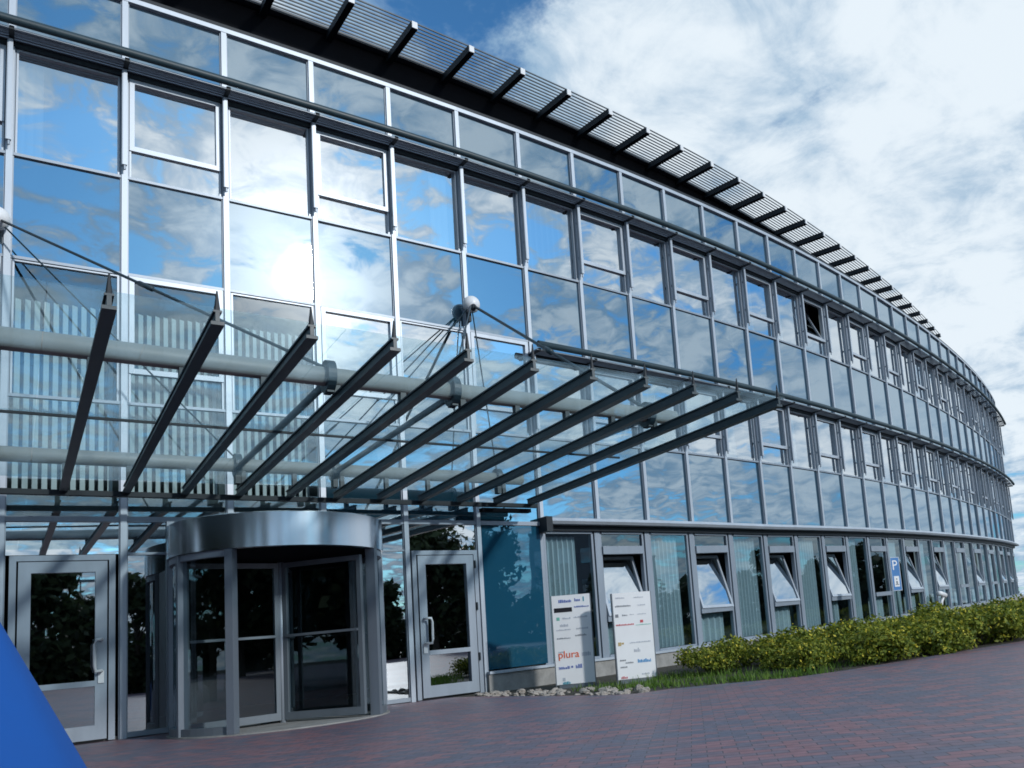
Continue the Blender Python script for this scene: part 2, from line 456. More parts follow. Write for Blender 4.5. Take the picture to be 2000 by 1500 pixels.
def sash(i, z0, z1, parent, a, b, lean):
    """bottom-hung casement leaning into the room"""
    mb = MB(); f = lambda z, s: z(s) if callable(z) else z
    H = f(z1, i) - f(z0, i)
    def q(s, k, dd): return P(s, dd - lean * k, f(z0, i) + H * k)
    def beam(s0_, s1_, k0, k1):
        mb.hexa([q(s0_, k0, .0), q(s1_, k0, .0), q(s1_, k0, -.05), q(s0_, k0, -.05), q(s0_, k1, .0), q(s1_, k1, .0), q(s1_, k1, -.05), q(s0_, k1, -.05)], 0)
    t = .045; th = t / H
    beam(a, a + t, 0, 1); beam(b - t, b, 0, 1); beam(a + t, b - t, 0, th); beam(a + t, b - t, 1 - th, 1)
    s = mb.build('tilted_sash', M['alu'], parent)
    pm = MB(); pm.quad(q(a + t * .8, th * .8, -.02), q(b - t * .8, th * .8, -.02), q(b - t * .8, 1 - th * .8, -.02), q(a + t * .8, 1 - th * .8, -.02), 1)
    me = pm
    # the sash glass belongs to the sash piece
    s.data.materials.append(M['pane'])
    import bmesh
    bm = bmesh.new(); bm.from_mesh(s.data)
    vs = [bm.verts.new(Vector(p) * U) for p in me.v]; fc = bm.faces.new(vs); fc.material_index = 1
    bm.to_mesh(s.data); bm.free()


OPEN_T = {13}
for i in range(S0, S1):
    window(i, SILLT, (lambda s: TTOP(s) - .12), i % 2 == 1 and i != 5, i in OPEN_T)
    window(i, SILLF, LINE4 if i < 6 else (lambda s: MTOP(s) - .12), i % 2 == 1, False, glass='clear' if i < 3 else 'pane')
for i in range(S0, S1):
    c = MB(); pane_quad(c, i + .03, i + .97, plus(LINE4, .012) if i < 6 else plus(MTOP, -.05), plus(SILLT, -.015)); c.build('spandrel_panel', M['spandrel'], B)
    c = MB(); pane_quad(c, i + .03, i + .97, plus(TTOP, -.05), plus(SOFFIT, -.018)); c.build('parapet_panel', M['parapet_glass'], B)
    low = plus(TRANS, .025) if i < 6 else LINT
    c = MB(); pane_quad(c, i + .03, i + .97, low, plus(SILLF, -.015)); c.build('apron_panel', M['clear'] if i < 3 else M['spandrel'], B)


# projecting sun shades over the two window storeys
def sunshade(name, top, s0, s1):
    mb = MB()
    def tube(s):
        z = top(s); return [(.30 + .045 * math.cos(a), z + .048 * math.sin(a)) for a in [2 * math.pi * k / 10 for k in range(10)]]
    mb.sweep(s0, s1, tube, 0)
    o = mb.build(name, [M['blue_steel'], M['alu_dark'], M['dark_metal']], B, smooth=True)
    bl = MB()
    for k in range(5):                       # flat louvre blades under the tube
        d = .045 + .048 * k
        bl.sweep(s0, s1, lambda s, d=d: [(d, top(s) - .075), (d + .028, top(s) - .075), (d + .028, top(s) - .06), (d, top(s) - .06)], 0)
    bl.build('louvre_blades', M['alu_mid'], o)
    ca = MB().sweep(s0, s1, lambda s: [(.0, top(s) - .135), (.05, top(s) - .135), (.05, top(s) - .05), (.0, top(s) - .05)], 0)
    ca.build('blind_casing', M['dark_metal'], o)
    for i in range(int(math.ceil(s0)), int(s1) + 1):
        s = min(max(i, s0 + .03), s1 - .03)
        MB().box(s - .022, s + .022, .05, .27, lambda q: top(q) - .085, lambda q: top(q) - .046).build('bracket', M['dark_metal'], o)
    return o


sunshade('sun_shade', TTOP, S0, S1)
sunshade('sun_shade', MTOP, 5.95, S1)
# guide fins beside the windows
for i in range(S0, S1 + 1):
    for top, sill, s0 in ((TTOP, SILLT, S0), (MTOP, SILLF, 6)):
        if i < s0: continue
        mb = MB()
        mb.box(i - .026, i + .014, .085, .125, plus(sill, .10), plus(top, -.10), 0)
        mb.box(i - .034, i - .026, .075, .122, plus(sill, .10), plus(top, -.10), 1)  # darker side strip: the fin's shaded face put into the colour
        mb.tube([P(i - .006, .105, sill(i) + .10), P(i - .006, .105, sill(i) + .05)], .012, 1, 6)
        for k in (.25, .75):
            z = sill(i) + .1 + (top(i) - sill(i) - .2) * k
            mb.box(i - .02, i + .01, .04, .09, z - .015, z + .015, 1)
        mb.build('guide_fin', [M['alu'], M['alu_mid']], B)
# set back attic wall with slatted eaves
AT0, AT1 = -3, 28
ZA = 10.22
MB().sweep(AT0, AT1, lambda s: [(-2.6, 8.0), (-2.14, 8.0), (-2.14, ZA + .10), (-2.6, ZA + .10)]).build('attic_wall', M['black'], B)  # black colour stands in for the deep shadow on this wall
MB().sweep(S0, S1, lambda s: [(-6.5, SOFFIT(s) - .12), (-.07, SOFFIT(s) - .12), (-.07, SOFFIT(s) - .02), (-6.5, SOFFIT(s) - .02)]).build('roof_terrace', M['black'], B)
ev = MB()
for k in range(11):
    d = -2.02 + .86 * (k + .5) / 11
    ev.sweep(AT0, AT1, lambda s, d=d: [(d, ZA + .060), (d + .016, ZA + .060), (d + .016, ZA + .080), (d, ZA + .080)])
ev.sweep(AT0, AT1, lambda s: [(-2.14, ZA + .03), (-2.03, ZA + .03), (-2.03, ZA + .09), (-2.14, ZA + .09)])  # added plate, its grey standing in for light reflected off the fascia
eaves = ev.build('eaves_slats', M['slat_metal'], B)
for i in range(AT0, AT1 + 1):
    mb = MB()
    mb.box(i - .05, i + .05, -2.14, -1.15, ZA - .07, ZA + .05, 0)
    mb.box(i - .045, i + .045, -1.15, -1.13, ZA - .065, ZA + .045, 1)
    mb.build('eaves_bracket', [M['dark_metal'], M['white']], B)
# inner floors and back wall, dim rooms behind the glass
for zf, n in ((lambda s: LINT(s) + .02 if s > 5.5 else 2.24, 'floor_slab'), (lambda s: 5.0, 'floor_slab'), (lambda s: 7.72, 'floor_slab')):
    MB().sweep(S0, S1, lambda s: [(-4.2, zf(s)), (-.10, zf(s)), (-.10, zf(s) + .18), (-4.2, zf(s) + .18)]).build(n, M['inside'], B)
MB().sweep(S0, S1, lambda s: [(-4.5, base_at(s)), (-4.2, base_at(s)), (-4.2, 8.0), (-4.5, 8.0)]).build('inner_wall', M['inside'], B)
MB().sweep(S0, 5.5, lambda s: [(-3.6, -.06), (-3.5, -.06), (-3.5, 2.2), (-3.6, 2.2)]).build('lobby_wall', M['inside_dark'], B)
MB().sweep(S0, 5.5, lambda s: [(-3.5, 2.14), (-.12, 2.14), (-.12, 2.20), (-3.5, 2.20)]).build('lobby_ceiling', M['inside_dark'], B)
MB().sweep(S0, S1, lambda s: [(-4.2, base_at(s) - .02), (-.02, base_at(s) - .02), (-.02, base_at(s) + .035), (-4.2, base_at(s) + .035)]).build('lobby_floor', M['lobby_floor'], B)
for s in (S0, S1):
    MB().box(s - .06, s + .06, -4.5, -.06, base_at(s), SOFFIT(s) - .14).build('end_wall', M['far_wall'], B)
MB().box(5.46, 5.54, -4.2, -.12, -.03, 2.2).build('inner_wall', M['inside'], B)
for z0 in (2.42, 5.18):
    for i in range(2, S1, 3):
        MB().box(i - .04, i + .04, -4.2, -.35, z0, z0 + 2.4).build('inner_wall', M['inside'], B)

# blinds behind the entrance glass
for i in range(-3, 3):
    mb = MB(); n = 11
    for k in range(n):
        s = i + .06 + .88 * (k + .5) / n
        a = Vector(P(s - .024, -.20, 0)); b = Vector(P(s + .024, -.235, 0))
        z0, z1 = 2.262, 4.50
        mb.quad((a.x, a.y, z0), (b.x, b.y, z0), (b.x, b.y, z1), (a.x, a.y, z1))
    mb.build('vertical_blind', M['slat'], B)


def curtain(s0, s1, z0, z1, m='curtain', d=-.28, waves=6, amp=.03):
    mb = MB(); n = waves * 6
    f = lambda z, s: z(s) if callable(z) else z
    for k in range(n):
        sa = s0 + (s1 - s0) * k / n; sb = s0 + (s1 - s0) * (k + 1) / n
        da = d + amp * math.sin(2 * math.pi * waves * k / n); db = d + amp * math.sin(2 * math.pi * waves * (k + 1) / n)
        mb.quad(P(sa, da, f(z0, sa)), P(sb, db, f(z0, sb)), P(sb, db, f(z1, sb)), P(sa, da, f(z1, sa)))
    return mb.build('curtain', M[m], B)


curtain(.06, .28, plus(SILLT, .02), plus(LEDT, -.36), 'curtain_white', -.12, 3, .012)
curtain(4.60, 4.86, plus(SILLT, .02), plus(LEDT, -.25), 'curtain_white', -.12, 3, .012)
curtain(6.08, 6.92, plus(SILLT, .02), plus(LEDT, -.30), 'curtain', -.14, 8, .03)
for i in (11, 12, 14, 16, 17, 19, 21):
    curtain(i + .1, i + .5, plus(SILLT, .02), plus(LEDT, -.3), 'curtain_white', -.15, 4, .02)
for i in (8, 10, 12, 15):
    curtain(i + .1, i + .55, plus(SILLF, .02), plus(LINE4, -.1), 'curtain_white', -.15, 4, .02)

# ground floor right of the entrance: plinth, light rail, recessed windows
MB().sweep(5.0, S1, lambda s: [(-.12, base_at(s) - .05), (.10, base_at(s) - .05), (.10, PLIN(s) - .035), (-.12, PLIN(s) - .035)]).build('plinth', M['concrete'], B)
MB().sweep(5.0, S1, lambda s: [(-.14, PLIN(s) - .034), (.13, PLIN(s) - .034), (.13, PLIN(s)), (-.14, PLIN(s))]).build('window_sill', M['alu'], B)
MB().sweep(6.02, S1, lambda s: [(-.02, LINT(s) - .05), (.17, LINT(s) - .05), (.20, LINT(s) - .01), (.17, LINT(s) + .035), (-.02, LINT(s) + .035)]).build('lintel_rail', M['alu'], B)
MB().sweep(6.02, S1, lambda s: [(-.10, LINT(s) - .125), (.03, LINT(s) - .125), (.03, LINT(s) - .051), (-.10, LINT(s) - .051)]).build('lintel_shadow_strip', M['dark_metal'], B)  # dark strip painted in for the shadow gap below the lintel rail
MB().box(5.96, 6.06, -.1, .21, plus(LINT, -.16), plus(LINT, .05)).build('lintel_end', M['dark_metal'], B)


def gf_window(i, hopper):
    zs = lambda s: PLIN(s); zt = lambda s: LINT(s) - .125
    a, b = i + .06, i + .94
    fr = MB(); D = -.08
    fr.box(i - .045, i + .045, D - .05, D + .05, zs, zt, 0)
    fr.box(a, a + .035, D - .04, D + .03, zs, zt, 0); fr.box(b - .035, b, D - .04, D + .03, zs, zt, 0)
    fr.box(a + .035, b - .035, D - .04, D + .05, plus(zt, -.035), zt, 0); fr.box(a + .035, b - .035, D - .04, D + .04, zs, plus(zs, .03), 0)
    h = (LINT(i) - PLIN(i)) / 2.0
    if hopper:
        zl = lambda s: PLIN(s) + .57 * h; zh = lambda s: PLIN(s) + 1.53 * h
        fr.box(a + .035, b - .035, D - .05, D + .06, zh, plus(zh, .12), 0)
        fr.box(a + .035, b - .035, D - .05, D + .06, plus(zl, -.055), plus(zl, .03), 0)
    f = fr.build('window', M['alu_mid'], B)
    def pn(*q): pane_quad(MB(), *q).build('pane', M['gf_glass'], f)
    if hopper:
        pn(a + .02, b - .02, plus(zs, .02), plus(zl, -.05), D); pn(a + .02, b - .02, plus(zh, .11), plus(zt, -.02), D)
        shut = i in (15, 21, 25)
        if shut: pn(a + .06, b - .06, plus(zl, .03), zh, D)
    else:
        pn(a + .02, b - .02, plus(zs, .02), plus(zt, -.02), D)
    if hopper and not shut:
        sash(i, plus(zl, .03), plus(zh, -.01), f, a + .045, b - .045, .26 + .05 * random.random())
    if not hopper:
        k = random.choice((.62, .72, .80))
        curtain(i + .1, i + .1 + k, plus(zs, .03), plus(zt, -.06), 'curtain', -.22, int(6 * k / .5), .03)
        if random.random() < .5: curtain(i + .78, i + .95, plus(zs, .03), plus(zt, -.06), 'curtain', -.40, 3, .03)
    else:
        curtain(i + .10, i + .10 + random.choice((.5, .6, .75)), plus(zs, .03), lambda s: PLIN(s) + .5 * h, 'curtain', -.24, 5, .03)


for i in range(6, S1): gf_window(i, i % 2 == 1)
mb = MB(); pane_quad(mb, 5.03, 5.97, plus(PLIN, .02), plus(TRANS, -.03)); mb.build('blue_panel', M['blue_panel'], B)

# entrance doors and side lights
GZ = -.066


def door(s0, s1, hinge_right, name='glass_door'):
    fr = MB(); zt = 1.79
    fr.box(s0, s0 + .055, -.04, .05, GZ, zt, 0); fr.box(s1 - .055, s1, -.04, .05, GZ, zt, 0)
    fr.box(s0 + .055, s1 - .055, -.04, .05, zt - .055, zt, 0)
    d = fr.build(name, M['alu_mid'], B)
    a, b = s0 + .07, s1 - .07; lf = MB(); w = .10; zb = GZ + .02; zl = zt - .065
    lf.box(a, a + w, -.02, .06, zb, zl, 0); lf.box(b - w, b, -.02, .06, zb, zl, 0)
    lf.box(a + w, b - w, -.02, .06, zl - .11, zl, 0); lf.box(a + w, b - w, -.02, .06, zb, zb + .14, 0)
    lf.box(a + w, b - w, -.02, .065, .475, .53, 0)
    leaf = lf.build('leaf', M['alu_mid'], d)
    for q0, q1 in ((zb + .13, .48), (.525, zl - .10)): pane_quad(MB(), a + w - .01, b - w + .01, q0, q1, .02).build('pane', M['door_glass'], d)
    hx = a + w * .5 if hinge_right else b - w * .5
    hs = 1 if hinge_right else -1
    hd = MB(); z0, z1 = .62, .93
    pts = [P(hx, .06, z1), P(hx, .14, z1), P(hx + hs * .05, .16, z1), P(hx + hs * .06, .16, z1 - .05), P(hx + hs * .06, .16, z0 + .05), P(hx + hs * .05, .16, z0), P(hx, .14, z0), P(hx, .06, z0)]
    hd.tube(pts, .016, 0, 8); hd.build('handle', M['white'], d, smooth=True)
    lk = MB(); lk.box(hx - .025, hx + .025, .06, .075, .50, .62, 0); lk.build('lock_plate', M['white'], d)
    cl = MB(); cl.box(b - .36 if hinge_right else a + .1, b - .1 if hinge_right else a + .36, -.1, -.03, zl - .10, zl - .04, 0); cl.build('door_closer', M['alu_mid'], d)
    if hinge_right:
        hg = MB()
        for z in (.35, 1.0, 1.55): hg.tube([P(s1 - .05, .065, z), P(s1 - .05, .065, z + .10)], .016, 0, 8)
        hg.build('hinges', M['dark_metal'], d)
    return d


door(.07, .93, False); door(4.05, 4.95, True)
tr = MB(); pane_quad(tr, .03, .97, 1.80, plus(TRANS, -.03)); tr.build('fanlight', M['pane'], B)
tr = MB(); pane_quad(tr, 4.03, 4.97, 1.80, plus(TRANS, -.03)); tr.build('fanlight', M['pane'], B)
for s0, s1 in ((1.03, 1.40), (3.66, 3.97), (-.97, -.03), (-1.97, -1.03), (-2.97, -2.03)):
    o = MB(); o.box(s0, s1, -.03, .03, GZ, GZ + .05, 0); o.box(s0, s1, -.03, .03, 1.785, 1.81, 0)
    sl = o.build('side_light', M['alu_mid'], B)
    for q0, q1 in ((GZ + .04, 1.79), (1.805, plus(TRANS, -.02))): pane_quad(MB(), s0 - .02, s1 + .02, q0, q1).build('pane', M['door_glass'] if s0 > 1 else M['pane'], sl)
for s in (1.42, 3.64):
    MB().box(s - .035, s + .035, -.05, .05, GZ, plus(TRANS, -.02)).build('door_post', M['alu_mid'], B)
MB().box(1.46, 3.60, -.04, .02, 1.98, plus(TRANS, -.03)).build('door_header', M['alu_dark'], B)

# revolving door drum
RX, RY, RR = 2.31, -.86, 1.02
ZT, ZB = 1.965, 1.64
rv = MB()
rv.lathe(RX, RY, [(.0, ZT + .012), (RR * .97, ZT + .012), (RR, ZT), (RR, ZB), (RR - .05, ZB - .004), (.0, ZB - .004)], 0, 96)
drum = rv.build('revolving_door', M['steel'], B, smooth=False)
drum.data.polygons.foreach_set('use_smooth', [True] * len(drum.data.polygons))
try: drum.data.set_sharp_from_angle(angle=math.radians(35))
except Exception: pass
cu = MB().lathe(RX, RY, [(RR - .06, ZB - .005), (.02, ZB - .06)], 0, 48); cu.build('drum_ceiling', M['black'], drum, smooth=True)
fl = MB().lathe(RX, RY, [(RR + .01, GZ - .012), (RR + .01, GZ + .004), (.0, GZ + .004)], 0, 64); fl.build('threshold', M['concrete'], drum)


def arc(a0, a1, z0, z1, r, name, m, thick=.02, n=14):
    mb = MB()
    for k in range(n):
        p, q = a0 + (a1 - a0) * k / n, a0 + (a1 - a0) * (k + 1) / n
        c = lambda a, rr, z: (RX + rr * math.cos(a), RY + rr * math.sin(a), z)
        mb.hexa([c(p, r, z0), c(q, r, z0), c(q, r - thick, z0), c(p, r - thick, z0), c(p, r, z1), c(q, r, z1), c(q, r - thick, z1), c(p, r - thick, z1)])
    return mb.build(name, M[m], drum, smooth=False)


R_ = math.radians
AL0, AL1 = R_(158), R_(232)          # left curved wall
AR0, AR1 = R_(318), R_(382)          # right curved wall
for a0, a1 in ((AL0, AL1), (AR0, AR1)):
    mb = MB(); n = 16; r = RR - .05
    for k in range(n):
        p, q = a0 + (a1 - a0) * k / n, a0 + (a1 - a0) * (k + 1) / n
        mb.quad((RX + r * math.cos(p), RY + r * math.sin(p), GZ + .05), (RX + r * math.cos(q), RY + r * math.sin(q), GZ + .05), (RX + r * math.cos(q), RY + r * math.sin(q), ZB), (RX + r * math.cos(p), RY + r * math.sin(p), ZB))
    mb.build('curved_glass', M['drum_glass'], drum, smooth=True)
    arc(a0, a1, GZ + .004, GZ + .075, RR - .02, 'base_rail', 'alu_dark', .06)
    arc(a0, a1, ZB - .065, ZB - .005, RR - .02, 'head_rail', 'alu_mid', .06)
for a in (AL0, AL1, AR0, AR1, R_(196), R_(352)):
    thin = a in (R_(196), R_(352))
    c, s_ = math.cos(a), math.sin(a); w = .018 if thin else .034
    mb = MB(); r0, r1 = RR - .085, RR + (.0 if thin else .012)
    tx, ty = -s_ * w, c * w
    def cr(r, k, z): return (RX + c * r + tx * k, RY + s_ * r + ty * k, z)
    mb.hexa([cr(r1, -1, GZ + .005), cr(r1, 1, GZ + .005), cr(r0, 1, GZ + .005), cr(r0, -1, GZ + .005), cr(r1, -1, ZB - .006), cr(r1, 1, ZB - .006), cr(r0, 1, ZB - .006), cr(r0, -1, ZB - .006)])
    mb.build('post', M['post_metal'], drum)
for a in (R_(311), R_(191), R_(71)):
    c, s_ = math.cos(a), math.sin(a); mb = MB(); w = .022
    def cl(r, k, z): return (RX + c * r - s_ * w * k, RY + s_ * r + c * w * k, z)
    def piece(r0, r1, z0, z1, m=0, kk=1.0):
        mb.hexa([cl(r0, -kk, z0), cl(r1, -kk, z0), cl(r1, kk, z0), cl(r0, kk, z0), cl(r0, -kk, z1), cl(r1, -kk, z1), cl(r1, kk, z1), cl(r0, kk, z1)], m)
    z0, z1 = GZ + .03, ZB - .07
    piece(.03, .075, z0, z1); piece(RR - .135, RR - .09, z0, z1); piece(.075, RR - .135, z0, z0 + .075); piece(.075, RR - .135, z1 - .05, z1)
    piece(.075, RR - .135, .80, .825, 0, 2.0)
    mb.quad(cl(.07, 0, z0 + .07), cl(RR - .13, 0, z0 + .07), cl(RR - .13, 0, z1 - .045), cl(.07, 0, z1 - .045), 1)
    mb.build('door_wing', [M['alu_dark'], M['drum_glass']], drum)
MB().tube([(RX, RY, GZ + .004), (RX, RY, ZB - .03)], .032, 0, 12).build('centre_post', M['alu'], drum, smooth=True)
# jambs that tie the drum to the facade
for x in (1.42, 3.64):
    a = P(x, .05, 0); sx = 1 if x < 2 else -1
    ex = RX + (RR - .03) * math.cos(AL0 if x < 2 else AR1); ey = RY + (RR - .03) * math.sin(AL0 if x < 2 else AR1)
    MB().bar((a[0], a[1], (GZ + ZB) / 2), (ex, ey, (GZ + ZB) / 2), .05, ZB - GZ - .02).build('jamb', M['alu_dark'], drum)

# ------------------------------------------------------------------ canopy
CO = (2.5, -2.6, 0)
CP = empty('entrance_canopy', CO, 'flat glass canopy on dark beams and grey pipes hung by rods over the entrance', 'canopy')


def cy(x, y): return y + .05 * (x - .47)


BZ = 2.405


def bz(y): return BZ + (-.5 - y) * .021


K0, K1 = -6, 10
for k in range(K0, K1 + 1):
    x = .47 + .512 * k
    mb = MB(); yi, yo = cy(x, -.47), cy(x, -5.40)
    a, b = Vector((x, yi, bz(-.47))), Vector((x, yo, bz(-5.4)))
    mb.bar(a - Vector((0, 0, .045)), b - Vector((0, 0, .045)), .068, .02, 0)
    mb.bar(a - Vector((0, 0, .008)), b - Vector((0, 0, .008)), .022, .056, 0)
    mb.bar(a + Vector((0, 0, .026)), b + Vector((0, 0, .026)), .045, .012, 0)
    mb.build('beam', M['blue_steel'], CP, CO)
    sp = MB(); sp.tube([(x, yo + .02, b.z + .03), (x, yo + .015, b.z + .15)], .018, 0, 6, .004)
    sp.build('glass_pin', M['dark_metal'], CP, CO)
for k in range(K0, K1 + 1):
    x0 = .47 + .512 * k - .256; x1 = x0 + .507
    x1 = min(x1, 5.86)
    for ya, yb in ((-.42, -2.72), (-2.735, -5.24)):
        mb = MB()
        t = .012
        za, zb = bz(ya) + .098, bz(yb) + .098
        mb.hexa([(x0, cy(x0, yb), zb), (x1, cy(x1, yb), zb), (x1, cy(x1, ya), za), (x0, cy(x0, ya), za),
                 (x0, cy(x0, yb), zb + t), (x1, cy(x1, yb), zb + t), (x1, cy(x1, ya), za + t), (x0, cy(x0, ya), za + t)])
        mb.build('glass_sheet', M['canopy_glass'], CP, CO)
mb = MB()
for y in (-2.727,):
    mb.bar((-2.7, cy(-2.7, y), bz(y) + .085), (5.6, cy(5.6, y), bz(y) + .085), .02, .02)
mb.build('joint_bar', M['dark_metal'], CP, CO)
mb = MB(); mb.bar((-2.8, cy(-2.8, -.47), BZ - .06), (5.72, cy(5.72, -.47), BZ - .06), .07, .05, 0)
mb.build('wall_beam', M['dark_metal'], CP, CO)
mb = MB(); mb.bar((4.9, cy(4.9, -.43), BZ - .125), (5.62, cy(5.62, -.43), BZ - .125), .10, .05, 0)
mb.build('lamp_box', M['black'], CP, CO)
PZ = 2.64
for y, r in ((-4.12, .072), (-.76, .072)):
    MB().tube([(-2.9, cy(-2.9, y), PZ), (1.0, cy(1, y), PZ), (5.35, cy(5.35, y), PZ)], r, 0, 24).build('pipe', M['tube_grey'], CP, CO, smooth=True)
for x in (-2.1, -.05, 1.95, 2.95, 5.0):
    mb = MB(); mb.tube([(x, cy(x, -4.05), PZ - .03), (x, cy(x, -.8), PZ - .03)], .030, 0, 10)
    mb.build('strut', M['blue_steel'], CP, CO, smooth=True)
    for y in (-4.12, -.76):
        mb = MB(); mb.tube([(x - .03, cy(x, y), PZ), (x + .03, cy(x, y), PZ)], .125, 0, 24)
        mb.bx(x - .025, x + .025, cy(x, y) - .05, cy(x, y) + .05, bz(y) + .03, PZ - .1)
        mb.build('flange_disc', M['blue_steel'], CP, CO)
for k in range(K0, K1 + 1):
    x = .47 + .512 * k
    if x > 5.36: continue
    for y in (-4.12, -.76):
        MB().bx(x - .022, x + .022, cy(x, y) - .03, cy(x, y) + .03, bz(y) + .03, PZ - .05).build('hanger', M['blue_steel'], CP, CO)
AN = {}
for s in (0, 5):
    s_ = s; s = s - .09 if s == 0 else s
    c = Vector(P(s, .17, 5.17)); AN[s_] = c
    mb = MB(); mb.ball(tuple(c), .118, 0, 20, 12)
    mb.tube([P(s, .0, 5.17), P(s, .15, 5.17)], .045, 0, 12)
    o = mb.build('rod_anchor', M['white'], CP, CO, smooth=True)
    cu = MB(); cu.tube([tuple(c + Vector((-.005, -.055, -.03))), tuple(c + Vector((-.02, -.11, -.11)))], .055, 0, 14, .03); cu.build('rod_cup', M['dark_metal'], o, CO, smooth=True)
    pl = MB(); pl.box(s - .02, s + .02, .05, .12, 4.95, 5.12); pl.build('lug', M['dark_metal'], o, CO)
for s, x, y, r in ((0, -.05, -4.12, .013), (0, 1.95, -4.12, .013), (0, 1.95, -.76, .008), (0, -.05, -.76, .008), (0, -2.1, -4.12, .013),
                   (5, 5.0, -4.12, .020), (5, 2.95, -4.12, .009), (5, 2.95, -.76, .009), (5, 5.0, -.76, .009)):
    a = AN[s]; b = Vector((x, cy(x, y), PZ + .06)); m_ = a.lerp(b, .52)
    mb = MB(); mb.tube([tuple(a), tuple(b)], r, 0, 8); mb.tube([tuple(a.lerp(b, .5)), tuple(a.lerp(b, .54))], r * 1.8, 0, 8)
    mb.build('tie_rod', M['blue_steel'], CP, CO, smooth=True)

# ------------------------------------------------------------------ sign boards by the entrance
def text_mesh(txt, size, matl, name='lettering'):
    cu = bpy.data.curves.new(name, 'FONT'); cu.body = txt; cu.size = size; cu.extrude = .002; cu.align_x = 'LEFT'; cu.resolution_u = 3
    ob = bpy.data.objects.new(name, cu); C.objects.link(ob)
    dg = bpy.context.evaluated_depsgraph_get(); me = bpy.data.meshes.new_from_object(ob.evaluated_get(dg))
    bpy.data.objects.remove(ob); bpy.data.curves.remove(cu)
    me.materials.clear(); me.materials.append(matl); me.name = name
    return me


def sign_board(p0, p1, ztop, marks, label, letters=()):
    """upright panel between ground points p0 (left) and p1 (right)"""
    a, b = Vector((p0[0], p0[1], 0)), Vector((p1[0], p1[1], 0)); w = (b - a).length
    z0 = G(a.x, 0) - .01
    t = (b - a).normalized(); ang = math.atan2(t.y, t.x)
    e = empty('sign_board', (a.x, a.y, z0), label, 'sign'); e.rotation_euler = (0, 0, ang)
    h = ztop - z0
    mb = MB(); mb.bx(0, w, 0, .06, .05, h); mb.build('panel', M['sign_white'], e)
    ft = MB(); ft.bx(.03, w - .03, .008, .052, -.03, .05); ft.bx(-.012, 0, .0, .062, -.03, h); ft.bx(w, w + .012, .0, .062, -.03, h); ft.build('frame', M['alu_dark'], e)
    byink = {}
    for u, v, du, dv, ink in marks:             # u from left, v from top, in shares of the panel
        byink.setdefault(ink, []).append((u, v, du, dv))
    rnd = random.Random(5)
    for ink, L in byink.items():
        mk = MB()
        for u, v, du, dv in L:
            if ink == 'ink_black' or du < .09:
                mk.bx(u * w, (u + du) * w, -.003, 0.0, h - (v + dv) * h, h - v * h)
                continue
            x = u                                # a run of small unreadable letters
            while x < u + du - .01:
                lw = rnd.uniform(.016, .034); hh = dv * rnd.uniform(.55, 1.0)
                mk.bx(x * w, (x + lw) * w, -.003, 0.0, h - (v + dv) * h, h - (v + dv - hh) * h); x += lw + .012
        mk.build('lettering', M[ink], e)
    for txt, u, v, size, ink in letters:
        me = text_mesh(txt, size * U, M[ink]); o = bpy.data.objects.new('lettering', me); C.objects.link(o); o.parent = e
        o.rotation_euler = (math.pi / 2, 0, 0); o.location = Vector((u * w, -.004, h - v * h)) * U
    return e


sign_board((5.40, -1.02), (5.80, -1.27), 1.065,
           [(.18, .045, .34, .035, 'ink_blue'), (.60, .040, .15, .035, 'ink_blue'), (.82, .03, .03, .05, 'ink_teal'), (.05, .135, .47, .048, 'ink_black'), (.58, .125, .38, .018, 'ink_blue'),
            (.10, .235, .08, .035, 'ink_green'), (.26, .24, .2, .02, 'ink_pale'), (.55, .235, .35, .02, 'ink_pale'), (.18, .31, .22, .03, 'ink_pale'), (.08, .365, .38, .015, 'ink_pale'), (.6, .36, .3, .02, 'ink_pale'),
            (.08, .455, .36, .016, 'ink_grey'), (.56, .430, .30, .022, 'ink_grey'), (.70, .625, .22, .045, 'ink_pale'), (.10, .60, .15, .02, 'ink_pale'),
            (.08, .760, .30, .034, 'ink_blue'), (.40, .765, .05, .02, 'ink_blue'), (.52, .750, .18, .045, 'ink_blue'),
            (.16, .885, .07, .035, 'ink_pale'), (.16, .925, .20, .030, 'ink_teal')],
           'white tenant sign board with a black bar and large orange name, beside blue glass', [('plura', .08, .675, .128, 'ink_orange')])
sign_board((5.86, -1.70), (6.31, -1.86), 1.02,
           [(.08, .045, .22, .018, 'ink_pale'), (.56, .05, .24, .016, 'ink_pale'), (.05, .135, .42, .020, 'ink_grey'), (.65, .14, .2, .015, 'ink_pale'), (.04, .235, .08, .035, 'ink_grey'), (.22, .24, .14, .018, 'ink_grey'), (.42, .24, .1, .012, 'ink_pale'), (.62, .24, .22, .014, 'ink_pale'),
            (.04, .345, .46, .018, 'ink_red'), (.68, .315, .08, .03, 'ink_red'), (.56, .36, .38, .012, 'ink_green'), (.06, .545, .08, .04, 'ink_ochre'), (.15, .55, .06, .02, 'ink_ochre'), (.36, .55, .55, .016, 'ink_pale'),
            (.46, .62, .16, .045, 'ink_pale'), (.08, .735, .16, .018, 'ink_grey'), (.22, .765, .20, .018, 'ink_grey'), (.08, .81, .16, .018, 'ink_grey'),
            (.54, .745, .36, .040, 'ink_cyan'), (.08, .915, .18, .030, 'ink_red'), (.62, .90, .2, .02, 'ink_pale')],
           'white tenant sign board with a cyan name and thin red lines, nearer the shrubs')

# ------------------------------------------------------------------ parking sign and garden lamp
def pp(s, d): 
    p = P(s, d, 0); return (p[0], p[1], G(p[0], 0))


